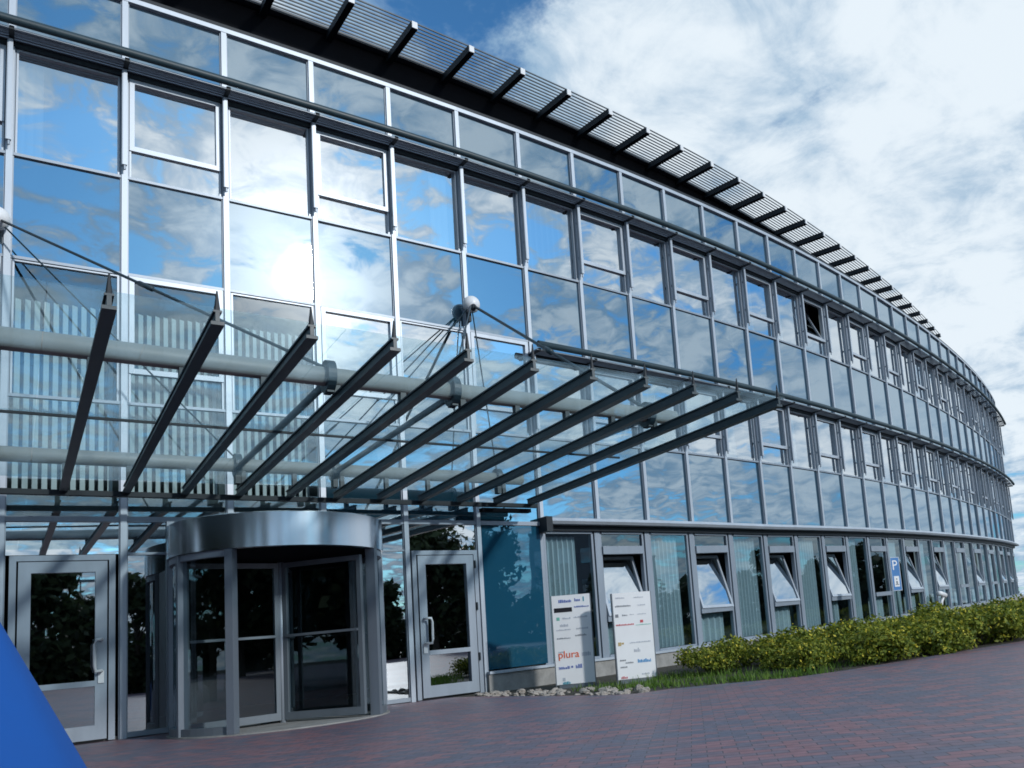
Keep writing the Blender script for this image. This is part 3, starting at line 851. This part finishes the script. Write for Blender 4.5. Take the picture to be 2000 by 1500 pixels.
o = pp(13.5, 1.2)
E_ = empty('parking_sign', o, 'blue parking sign with a white panel below, on a post in the shrubs', 'sign')
E_.rotation_euler = (0, 0, math.radians(-16)); E_.scale = (.9, .9, .94)
MB().tube([(0, .02, -.02), (0, .02, 1.50)], .028, 0, 12).build('post', M['post_green'], E_, smooth=True)
pl = MB(); pl.bx(-.105, .105, -.02, -.004, .86, 1.53); pl.build('sign_plate', M['sign_blue'], E_)
ed = MB()
for q in ((-.105, .105, 1.53, 1.542), (-.105, .105, .848, .86)): ed.bx(q[0], q[1], -.021, -.003, q[2], q[3])
ed.bx(-.117, -.105, -.021, -.003, .848, 1.542); ed.bx(.105, .117, -.021, -.003, .848, 1.542); ed.build('sign_edge', M['alu'], E_)
wp = MB(); wp.bx(-.065, .065, -.024, -.0205, .93, 1.15); wp.build('white_panel', M['sign_white'], E_)
pk = MB(); pk.bx(-.02, .02, -.027, -.0245, .985, 1.05); pk.ball((.0, -.0255, 1.09), .018, 0, 10, 6, 1, .1, 1); pk.bx(-.045, .05, -.027, -.0245, .965, .98); pk.build('pictogram', M['ink_grey'], E_)
me = text_mesh('P', .29 * U, M['sign_white']); t_ = bpy.data.objects.new('letter', me); C.objects.link(t_); t_.parent = E_; t_.rotation_euler = (math.pi / 2, 0, 0); t_.location = Vector((-.085, -.0215, 1.28)) * U

o = pp(16.0, 1.0)
E_ = empty('garden_lamp', o, 'small white garden lamp on a bent stem rising above the shrubs', 'lamp')
MB().tube([(0, 0, -.02), (.02, 0, .3), (.08, -.02, .48), (.16, -.03, .60)], .04, 0, 12, .032).build('stem', M['white'], E_, smooth=True)
mb = MB(); mb.tube([(.21, -.03, .60), (.02, -.05, .655), (-.08, -.06, .66)], .06, 0, 14, .05); mb.build('lamp_head', M['white'], E_, smooth=True)

# ------------------------------------------------------------------ blue parasol close to the lens, cut by the frame
CAM = Vector((.0875, -10.5967, .5433))


def tent(o):
    E = empty('cone_tent', o, 'blue cloth cone tent cut off by the lower left corner of the picture', 'tent')
    H = TENT_H; mb = MB(); n = 64; prof = []
    for k in range(15):
        t = k / 14; prof.append((.006 + H * .455 * (t + .015 * math.sin(math.pi * t)), H * (1 - t) + .004))
    for r, z in prof:
        for j in range(n):
            a = 2 * math.pi * j / n; rr = r * (1 + .012 * math.cos(9 * a) * min(1, r * 5))
            mb.v.append((rr * math.cos(a), rr * math.sin(a), z))
    for i in range(len(prof) - 1):
        for j in range(n):
            q0 = i * n + j; q1 = i * n + (j + 1) % n
            mb.f.append((q0, q0 + n, q1 + n, q1)); mb.m.append(0)
    mb.build('cloth', M['blue_cloth'], E, smooth=True)
    MB().tube([(0, 0, H - .02), (0, 0, H + .07)], .010, 0, 12).build('pole', M['white'], E, smooth=True)
    MB().ball((0, 0, H + .075), .018, 0, 12, 8).build('finial', M['white'], E, smooth=True)
    return E


TENT_H = .85
tent((.020, -8.108, -.074))

# ------------------------------------------------------------------ planting
def leaf_cloud(mb, n, fr, size, m, rnd, up=.3):
    for _ in range(n):
        p, nrm = fr(rnd)
        q = Vector((rnd.uniform(-1, 1), rnd.uniform(-1, 1), rnd.uniform(-1, 1))) + Vector(nrm) * .7 + Vector((0, 0, up))
        q.normalize(); t = q.cross(Vector((rnd.uniform(-1, 1), rnd.uniform(-1, 1), rnd.uniform(-1, 1)))).normalized(); b = q.cross(t)
        s = size * rnd.uniform(.6, 1.3); p = Vector(p)
        mb.quad(tuple(p - t * s), tuple(p + b * s * .5), tuple(p + t * s), tuple(p - b * s * .5), m)


def shrub_proto(seed):
    rnd = random.Random(seed)
    lobes = [(rnd.uniform(-.34, .34), rnd.uniform(-.34, .34), rnd.uniform(.03, .28), rnd.uniform(.14, .24)) for _ in range(15)] + [(0, 0, .18, .30)]
    def fr(r):
        x, y, z, R = r.choice(lobes)
        a, u = r.uniform(0, 2 * math.pi), r.uniform(-.35, 1); k = math.sqrt(1 - u * u); q = R * r.uniform(.55, 1.08)
        return (x + k * math.cos(a) * q, y + k * math.sin(a) * q, max(.005, z + u * q * .8)), (k * math.cos(a), k * math.sin(a), u)
    E = empty('flowering_shrub', (0, 0, 0))
    mb = MB(); leaf_cloud(mb, 3000, fr, .027, 0, rnd); 
    for _ in range(26):
        (x, y, z), n = fr(rnd); mb.tube([(x * .15, y * .15, -.02), (x * .6, y * .6, z * .6), (x, y, z + .03)], .005, 1, 4, .002)
    mb.build('foliage', [M['leaf_shrub'], M['bark']], E)
    fb = MB()
    def ft(r):
        p, n = fr(r); return (p[0] + n[0] * .02, p[1] + n[1] * .02, p[2] + .02), n
    leaf_cloud(fb, 280, ft, .022, 0, rnd, .6); fb.build('blossoms', M['petal'], E)
    return E


protos = [shrub_proto(s) for s in (3, 4, 7, 9)]
spots = []
rs = random.Random(21)
spots += [(6.85, -2.35, .85), (7.05, -3.75, .8), (7.5, -3.0, 1.0), (7.65, -1.75, 1.0), (7.75, -4.0, .85)]
x = 7.9
while x < 31:
    st = .80 + .03 * (x - 8)
    e0 = bed_edge(x)
    rows = [e0 + .45, e0 + 1.35, e0 + 2.35] if x < 13 else [e0 + .45, e0 + 1.7]
    for k, yy in enumerate(rows):
        if x > 22 and k > 0: continue
        spots.append((x + rs.uniform(-.15, .15), yy + rs.uniform(-.12, .12), rs.uniform(.92, 1.18) * (1.0 + .012 * (x - 8))))
    x += st
for n, (x, y, sc) in enumerate(spots):
    e = protos[n] if n < len(protos) else copy_tree(protos[rs.randrange(len(protos))])
    e.location = Vector((x, y, G(x, y) - .012)) * U; e.rotation_euler = (0, 0, rs.uniform(0, 6.28)); e.scale = (sc, sc, sc * rs.uniform(.85, 1.1))
    tag(e, 'low olive green shrub with yellow blossoms in the bed along the facade', 'shrub', 'flowering shrubs along the facade')
protos[0]['label'] = 'rounded yellow flowering shrub at the near end of the bed, next to the sign boards'; protos[0]['category'] = 'shrub'
tag(protos[0], group='flowering shrubs along the facade')

gm = MB(); rg = random.Random(8)
for _ in range(5200):
    x = rg.uniform(5.25, 7.6); y = rg.uniform(-4.3, -1.6)
    if y < bed_edge(x) + .03 or (x > 6.9 and y > -3.6): continue
    if rg.random() > .5 + .5 * math.sin(x * 5 + y * 3): continue
    z = G(x, y) - .012; h = rg.uniform(.03, .10); a = rg.uniform(0, 6.28); w = .006
    dx, dy = math.cos(a) * w, math.sin(a) * w; lx, ly = rg.uniform(-.04, .04), rg.uniform(-.04, .04)
    gm.quad((x - dx, y - dy, z), (x + dx, y + dy, z), (x + lx + dx * .2, y + ly + dy * .2, z + h), (x + lx - dx * .2, y + ly - dy * .2, z + h))
tag(gm.build('grass', M['blade']), 'short green grass at the edge of the planting bed', 'grass', kind='stuff')

# stones along the corner of the bed
def stone_mesh(seed):
    r = random.Random(seed); mb = MB(); mb.ball((0, 0, 0), 1, 0, 8, 6)
    mb.v = [tuple(Vector(p) * (1 + r.uniform(-.22, .22))) for p in mb.v]
    # close the poles back to single spots
    for row in (0, 6):
        c = mb.v[row * 8]
        for j in range(8): mb.v[row * 8 + j] = c
    return mb.mesh('stone', M['stone'])


stm = [stone_mesh(s) for s in range(4)]
rt = random.Random(4)
cnt = 0
while cnt < 90:
    t = rt.random(); x = 4.66 + 1.0 * t ** 1.3; y = rt.uniform(-3.3, -.25)
    if x > 5.42 or y < bed_edge(x) + .04 or x - 4.6 > .35 + .2 * (-y): continue
    r = rt.uniform(.018, .055)
    ob = bpy.data.objects.new('stone', stm[rt.randrange(4)]); C.objects.link(ob)
    ob.scale = (r * rt.uniform(.9, 1.6), r * rt.uniform(.8, 1.2), r * rt.uniform(.5, .8)); ob.rotation_euler = (0, 0, rt.uniform(0, 6))
    ob.location = Vector((x, y, G(x, y) - .012 + r * .35)) * U
    tag(ob, 'pale rough stone lying at the corner of the planting bed by the sign boards', 'stone', 'pale stones at the corner of the bed'); cnt += 1

# ------------------------------------------------------------------ what the glass mirrors: trees, lamps and blocks behind the photographer, plus trees added left to darken the drum
def tree_proto(seed, h):
    rnd = random.Random(seed); E = empty('tree', (0, 0, 0))
    mb = MB(); mb.tube([(0, 0, -.1), (.05, .02, h * .3), (0, .05, h * .75)], .16, 0, 10, .05)
    lobes = []
    for k in range(24):
        a = rnd.uniform(0, 6.28); z = rnd.uniform(.06, .92) * h; rr = h * .24 * (1.05 - abs(z / h - .5)); x, y = math.cos(a) * rr * rnd.random() ** .5, math.sin(a) * rr * rnd.random() ** .5
        lobes.append((x, y, z, h * rnd.uniform(.10, .18))); mb.tube([(0, 0, z * .6), (x, y, z)], .05, 0, 6, .015)
    mb.build('trunk', M['bark'], E)
    def fr(r):
        x, y, z, R = r.choice(lobes); a, u = r.uniform(0, 6.28), r.uniform(-1, 1); k = math.sqrt(1 - u * u); q = R * r.uniform(.4, 1.1)
        return (x + k * math.cos(a) * q, y + k * math.sin(a) * q, z + u * q), (k * math.cos(a), k * math.sin(a), u)
    cb = MB(); leaf_cloud(cb, 3800, fr, .20, 0, rnd); cb.build('crown', M['leaf_tree'], E)
    return E


tp = [tree_proto(31, 5.2), tree_proto(32, 4.2), tree_proto(33, 6.4)]
hm = MB(); rh = random.Random(77)
for k in range(15000):
    az = math.radians(88 + 112 * rh.random()); ds = 41 + rh.uniform(-1.2, 1.2); hh = 2.5 + .5 * math.sin(az * 40) + .4 * math.sin(az * 97 + 1)
    p_ = Vector((.5 + math.sin(az) * ds, math.cos(az) * ds, rh.uniform(0, hh)))
    q = Vector((rh.uniform(-1, 1), rh.uniform(-1, 1), rh.uniform(-1, 1))).normalized(); t_ = q.cross(Vector((rh.uniform(-1, 1), rh.uniform(-1, 1), rh.uniform(-1, 1)))).normalized(); b_ = q.cross(t_); k_ = rh.uniform(.2, .45)
    hm.quad(tuple(p_ - t_ * k_), tuple(p_ + b_ * k_ * .6), tuple(p_ + t_ * k_), tuple(p_ - b_ * k_ * .6))
tag(hm.build('hedge', M['leaf_tree']), 'long dark hedge behind the forecourt trees, mirrored along the foot of the glass', 'hedge')
tl = []
rr = random.Random(17)
for az, dist, sc, k in [(184, 33, 1.0, 1), (181, 38, .95, 0), (178.6, 30, 1.0, 0), (176, 36, 1.0, 1), (173, 34, 1.0, 0), (170, 38, 1.1, 1), (167, 36, 1.05, 0), (163.5, 40, 1.0, 1), (160, 36, .8, 0), (157, 36, .95, 1),
                        (153, 38, .95, 1), (149, 38, .9, 0), (146, 30, 1.0, 2), (142.5, 34, 1.05, 0), (139, 30, 1.1, 2), (135, 36, 1.0, 0), (130, 38, 1.0, 1), (124, 40, 1.0, 0), (117, 42, .95, 1), (110, 44, 1.0, 0), (103, 46, 1.0, 1), (97, 48, 1.0, 0), (190, 36, 1.0, 2), (203, 24, 1.0, 2), (214, 22, 1.0, 0), (226, 20, 1.1, 2), (240, 18, 1.0, 0), (254, 18, 1.1, 2), (266, 16, 1.0, 0), (271, 13, 1.0, 2), (268, 11, .9, 0)]:  # the last ones, on the left, are unseen and added to darken the drum
    a = math.radians(az); x, y = .5 + math.sin(a) * dist, math.cos(a) * dist
    e = tp[k] if not tp[k].get('label') else copy_tree(tp[k])
    sc *= .82 if az < 141 else 1.0
    e.location = Vector((x, y, G(x, y))) * U; e.scale = (sc, sc, sc); e.rotation_euler = (0, 0, rr.uniform(0, 6))
    tag(e, 'dark leafy tree mirrored in the facade glass, left ones added to darken the drum', 'tree', 'trees mirrored in the glass')


for x, y, sc in ((-7.2, -3.4, 1.15), (-8.6, -1.6, 1.2), (-6.9, -6.2, 1.1), (-9.5, -4.4, 1.2)):  # out-of-view trees, added so the drum mirrors something dark on its left
    e = copy_tree(tp[2]); e.location = Vector((x, y, G(x, y))) * U; e.scale = (sc, sc, sc); e.rotation_euler = (0, 0, rr.uniform(0, 6))
    tag(e, 'unseen leafy tree added left of the entrance to darken the steel drum', 'tree', 'trees added to darken the drum')


def lamp_post(x, y):
    E = empty('street_lamp', (x, y, G(x, y)), 'tall lamp post across the forecourt, mirrored in the fanlight', 'street lamp', 'lamp posts mirrored in the glass')
    MB().tube([(0, 0, 0), (0, 0, 4.9)], .05, 0, 10, .03).build('post', M['alu_dark'], E, smooth=True)
    mb = MB(); mb.bx(-.5, .5, -.12, .12, 4.9, 5.0); mb.build('lamp_head', M['alu_dark'], E)


lamp_post(.5 + math.sin(math.radians(176.3)) * 36, math.cos(math.radians(176.3)) * 36)
lamp_post(.5 + math.sin(math.radians(131)) * 44, math.cos(math.radians(131)) * 44)


def block(x, y, w, dp, h, ang, label):
    E = empty('office_block', (x, y, G(x, y)), label, 'building'); E.rotation_euler = (0, 0, ang)
    MB().bx(-w / 2, w / 2, -dp / 2, dp / 2, -.1, h).build('wall', M['far_wall'], E)
    n = int(w / 1.6)
    for f in range(int(h / 2.4)):
        for k in range(n):
            xx = -w / 2 + (k + .5) * w / n
            MB().bx(xx - .5, xx + .5, dp / 2, dp / 2 + .03, f * 2.4 + .8, f * 2.4 + 2.0).build('window', M['far_glass'], E)
    MB().bx(-w / 2 - .1, w / 2 + .1, -dp / 2 - .1, dp / 2 + .1, h, h + .15).build('roof', M['alu_dark'], E)


def at_az(az, dist): return .5 + math.sin(math.radians(az)) * dist, math.cos(math.radians(az)) * dist
x, y = at_az(136.5, 62); block(x, y, 7, 6, 8.0, math.radians(40), 'grey office block beyond the trees, mirrored above the ground floor')
x, y = at_az(129, 70); block(x, y, 9, 6, 6.2, math.radians(48), 'low wide grey block beyond the trees, mirrored in the curved facade')

# ------------------------------------------------------------------ trees past the far end of the building
e = copy_tree(tp[0]); x, y = 41.5, 15.5
e.location = Vector((x, y, .35)) * U; e.scale = (.55, .55, .42)
tag(e, 'dark bushy tree just past the far end of the curved building', 'tree')
if 'group' in e: del e['group']

# ------------------------------------------------------------------ sun and sky
SUN_AZ, SUN_EL = math.radians(161.8), math.radians(23.0)
sd = Vector((math.sin(SUN_AZ) * math.cos(SUN_EL), math.cos(SUN_AZ) * math.cos(SUN_EL), math.sin(SUN_EL)))
la = bpy.data.lights.new('sun', 'SUN'); la.energy = 2.2; la.angle = math.radians(2.8); la.color = (1.0, .985, .96)
lo = bpy.data.objects.new('sun', la); C.objects.link(lo); lo.rotation_euler = sd.to_track_quat('Z', 'Y').to_euler(); lo.location = (0, -20, 30)

w = bpy.data.worlds.new('World'); S.world = w; w.use_nodes = True
nt = w.node_tree; nt.nodes.clear(); L = nt.links.new
out = N(nt, 'ShaderNodeOutputWorld'); bg = N(nt, 'ShaderNodeBackground'); bg.inputs['Strength'].default_value = .15
L(bg.outputs['Background'], out.inputs['Surface'])
sky = N(nt, 'ShaderNodeTexSky'); sky.sky_type = 'NISHITA'; sky.sun_disc = False; sky.sun_elevation = SUN_EL; sky.sun_rotation = SUN_AZ
sky.air_density = 1.0; sky.dust_density = .3; sky.ozone_density = 3.0
tc = N(nt, 'ShaderNodeTexCoord')
sp = N(nt, 'ShaderNodeSeparateXYZ'); L(tc.outputs['Generated'], sp.inputs['Vector'])


def math_(op, a, b=None, c=None, clamp=False):
    n = N(nt, 'ShaderNodeMath', operation=op); n.use_clamp = clamp
    for k, v in enumerate((a, b, c)):
        if v is None: continue
        if isinstance(v, (int, float)): n.inputs[k].default_value = v
        else: L(v, n.inputs[k])
    return n.outputs['Value']


zc = math_('MAXIMUM', sp.outputs['Z'], 0.0); zd = math_('ADD', zc, .16)
cb = N(nt, 'ShaderNodeCombineXYZ'); L(math_('DIVIDE', sp.outputs['X'], zd), cb.inputs['X']); L(math_('DIVIDE', sp.outputs['Y'], zd), cb.inputs['Y'])


def noise(scale, detail, rough, off, dist=.0):
    mp = N(nt, 'ShaderNodeMapping'); mp.inputs['Location'].default_value = off; L(cb.outputs['Vector'], mp.inputs['Vector'])
    n = N(nt, 'ShaderNodeTexNoise'); n.inputs['Scale'].default_value = scale; n.inputs['Detail'].default_value = detail; n.inputs['Roughness'].default_value = rough; n.inputs['Distortion'].default_value = dist
    L(mp.outputs['Vector'], n.inputs['Vector']); return n.outputs['Fac']


def lobe(az, el, r0, r1):
    a, e_ = math.radians(az), math.radians(el)
    d = N(nt, 'ShaderNodeVectorMath', operation='DOT_PRODUCT'); L(tc.outputs['Generated'], d.inputs[0])
    d.inputs[1].default_value = (math.sin(a) * math.cos(e_), math.cos(a) * math.cos(e_), math.sin(e_))
    m = N(nt, 'ShaderNodeMapRange', interpolation_type='SMOOTHSTEP'); L(d.outputs['Value'], m.inputs['Value'])
    m.inputs['From Min'].default_value = math.cos(math.radians(r1)); m.inputs['From Max'].default_value = math.cos(math.radians(r0))
    return m.outputs['Result']


big = noise(1.5, 3, .5, (3.1, 1.7, 0), .2)
fine = noise(4.2, 10, .62, (5.3, 2.2, 0), .35)
mid = noise(2.6, 6, .6, (9.3, 6.1, 0), .6)
broken = lobe(160, 24, 18, 62)          # the cloud is broken up finely towards the sun and smoother towards the far end of the building
grain = noise(13.0, 9, .62, (1.3, 8.2, 0), .6)
cov = math_('MULTIPLY_ADD', big, .40, math_('MULTIPLY_ADD', mid, .60, math_('MULTIPLY_ADD', fine, .70, -.285)))
cov = math_('MULTIPLY_ADD', math_('SUBTRACT', grain, .5), math_('MULTIPLY', broken, .75), cov)
for az, el, r0, r1, amp in [(177.5, 29, .5, 5, -.13), (178.5, 20, .5, 5, -.06), (171, 25, .5, 4, -.04), (144.5, 24, .5, 6, -.14), (111, 16, 2, 10, -.06), (130, 19, 1, 6, -.04),
                            (163.5, 23.5, 1, 6, .08), (164.5, 30, 1, 6, .08), (139, 29, 1, 5, .04), (120, 22, 2, 9, .06), (88, 13, 2, 18, .12), (98, 21, 4, 20, .10), (112, 12, 1, 9, .10), (125, 13.5, 1, 6, .10),
                            (21, 40, 2, 9, -.17), (31, 39, .5, 3, -.05), (48.5, 31, .3, 3, -.03), (61.8, 21, .5, 3.5, -.05), (43, 28, 4, 15, .15), (56, 18, 3, 16, .20), (60, 33, 2, 10, .14), (28, 26, 2, 8, .06), (36, 36, 1, 6, .06)]:
    cov = math_('MULTIPLY_ADD', lobe(az, el, r0, r1), amp, cov)
cm = N(nt, 'ShaderNodeMapRange', interpolation_type='SMOOTHSTEP'); L(cov, cm.inputs['Value']); cm.inputs['From Min'].default_value = .43; cm.inputs['From Max'].default_value = .58
sh = noise(5.5, 9, .62, (7.7, 4.2, 0), .5)
shm = math_('MULTIPLY_ADD', cov, .8, math_('MULTIPLY_ADD', sh, .7, .10))
shm = math_('MULTIPLY_ADD', math_('SUBTRACT', grain, .5), math_('MULTIPLY', broken, .5), shm)
sm = N(nt, 'ShaderNodeMapRange', interpolation_type='SMOOTHSTEP'); L(shm, sm.inputs['Value']); sm.inputs['From Min'].default_value = .78; sm.inputs['From Max'].default_value = 1.12
cc = N(nt, 'ShaderNodeMix', data_type='RGBA'); L(sm.outputs['Result'], cc.inputs['Factor']); cc.inputs['A'].default_value = (2.1, 3.2, 4.4, 1); cc.inputs['B'].default_value = (5.4, 6.0, 6.5, 1)
# brightening of the cloud veil round the sun
gd = N(nt, 'ShaderNodeVectorMath', operation='DOT_PRODUCT'); L(tc.outputs['Generated'], gd.inputs[0]); gd.inputs[1].default_value = tuple(sd)
gp = math_('POWER', math_('MAXIMUM', gd.outputs['Value'], 0), 230.0); gp2 = math_('POWER', math_('MAXIMUM', gd.outputs['Value'], 0), 60.0)
gl = math_('MULTIPLY_ADD', gp, 11.5, math_('MULTIPLY', gp2, 1.5))
ga = N(nt, 'ShaderNodeMix', data_type='RGBA', blend_type='ADD'); ga.inputs['Factor'].default_value = 1.0; L(cc.outputs['Result'], ga.inputs['A'])
gc = N(nt, 'ShaderNodeCombineXYZ')
for k in 'XYZ': L(gl, gc.inputs[k])
L(gc.outputs['Vector'], ga.inputs['B'])
sk = N(nt, 'ShaderNodeMix', data_type='RGBA', blend_type='MULTIPLY'); sk.inputs['Factor'].default_value = 1.0; L(sky.outputs['Color'], sk.inputs['A']); sk.inputs['B'].default_value = (.46, .88, 1.10, 1)
mx = N(nt, 'ShaderNodeMix', data_type='RGBA'); L(cm.outputs['Result'], mx.inputs['Factor']); L(sk.outputs['Result'], mx.inputs['A']); L(ga.outputs['Result'], mx.inputs['B'])
L(mx.outputs['Result'], bg.inputs['Color'])

# ------------------------------------------------------------------ camera
yaw, pit, rol, foc = .67080859, .13842475, -.08819648, 1.68653197
c, s = math.cos(yaw), math.sin(yaw)
fw = Vector((s * math.cos(pit), c * math.cos(pit), math.sin(pit))); rt_ = Vector((c, -s, 0)); up_ = rt_.cross(fw)
r2 = rt_ * math.cos(rol) + up_ * math.sin(rol); u2 = -rt_ * math.sin(rol) + up_ * math.cos(rol)
cd = bpy.data.cameras.new('camera'); co = bpy.data.objects.new('camera', cd); C.objects.link(co)
mw = Matrix((r2, u2, -fw)).transposed().to_4x4(); mw.translation = CAM * U
co.matrix_world = mw
cd.sensor_width = 36; cd.lens = foc * 18.0; cd.shift_x = (1000 - 1342.54) / 2000; cd.shift_y = (988.17 - 750) / 2000
cd.clip_start = .05; cd.clip_end = 2000
S.camera = co
S.view_settings.view_transform = 'Standard'; S.view_settings.look = 'None'; S.view_settings.exposure = 0; S.view_settings.gamma = 1
S.render.engine = 'CYCLES'
S.cycles.max_bounces = 10; S.cycles.transparent_max_bounces = 24; S.cycles.glossy_bounces = 5
S.cycles.use_denoising = True; S.cycles.filter_width = 1.7
S.cycles.caustics_reflective = False
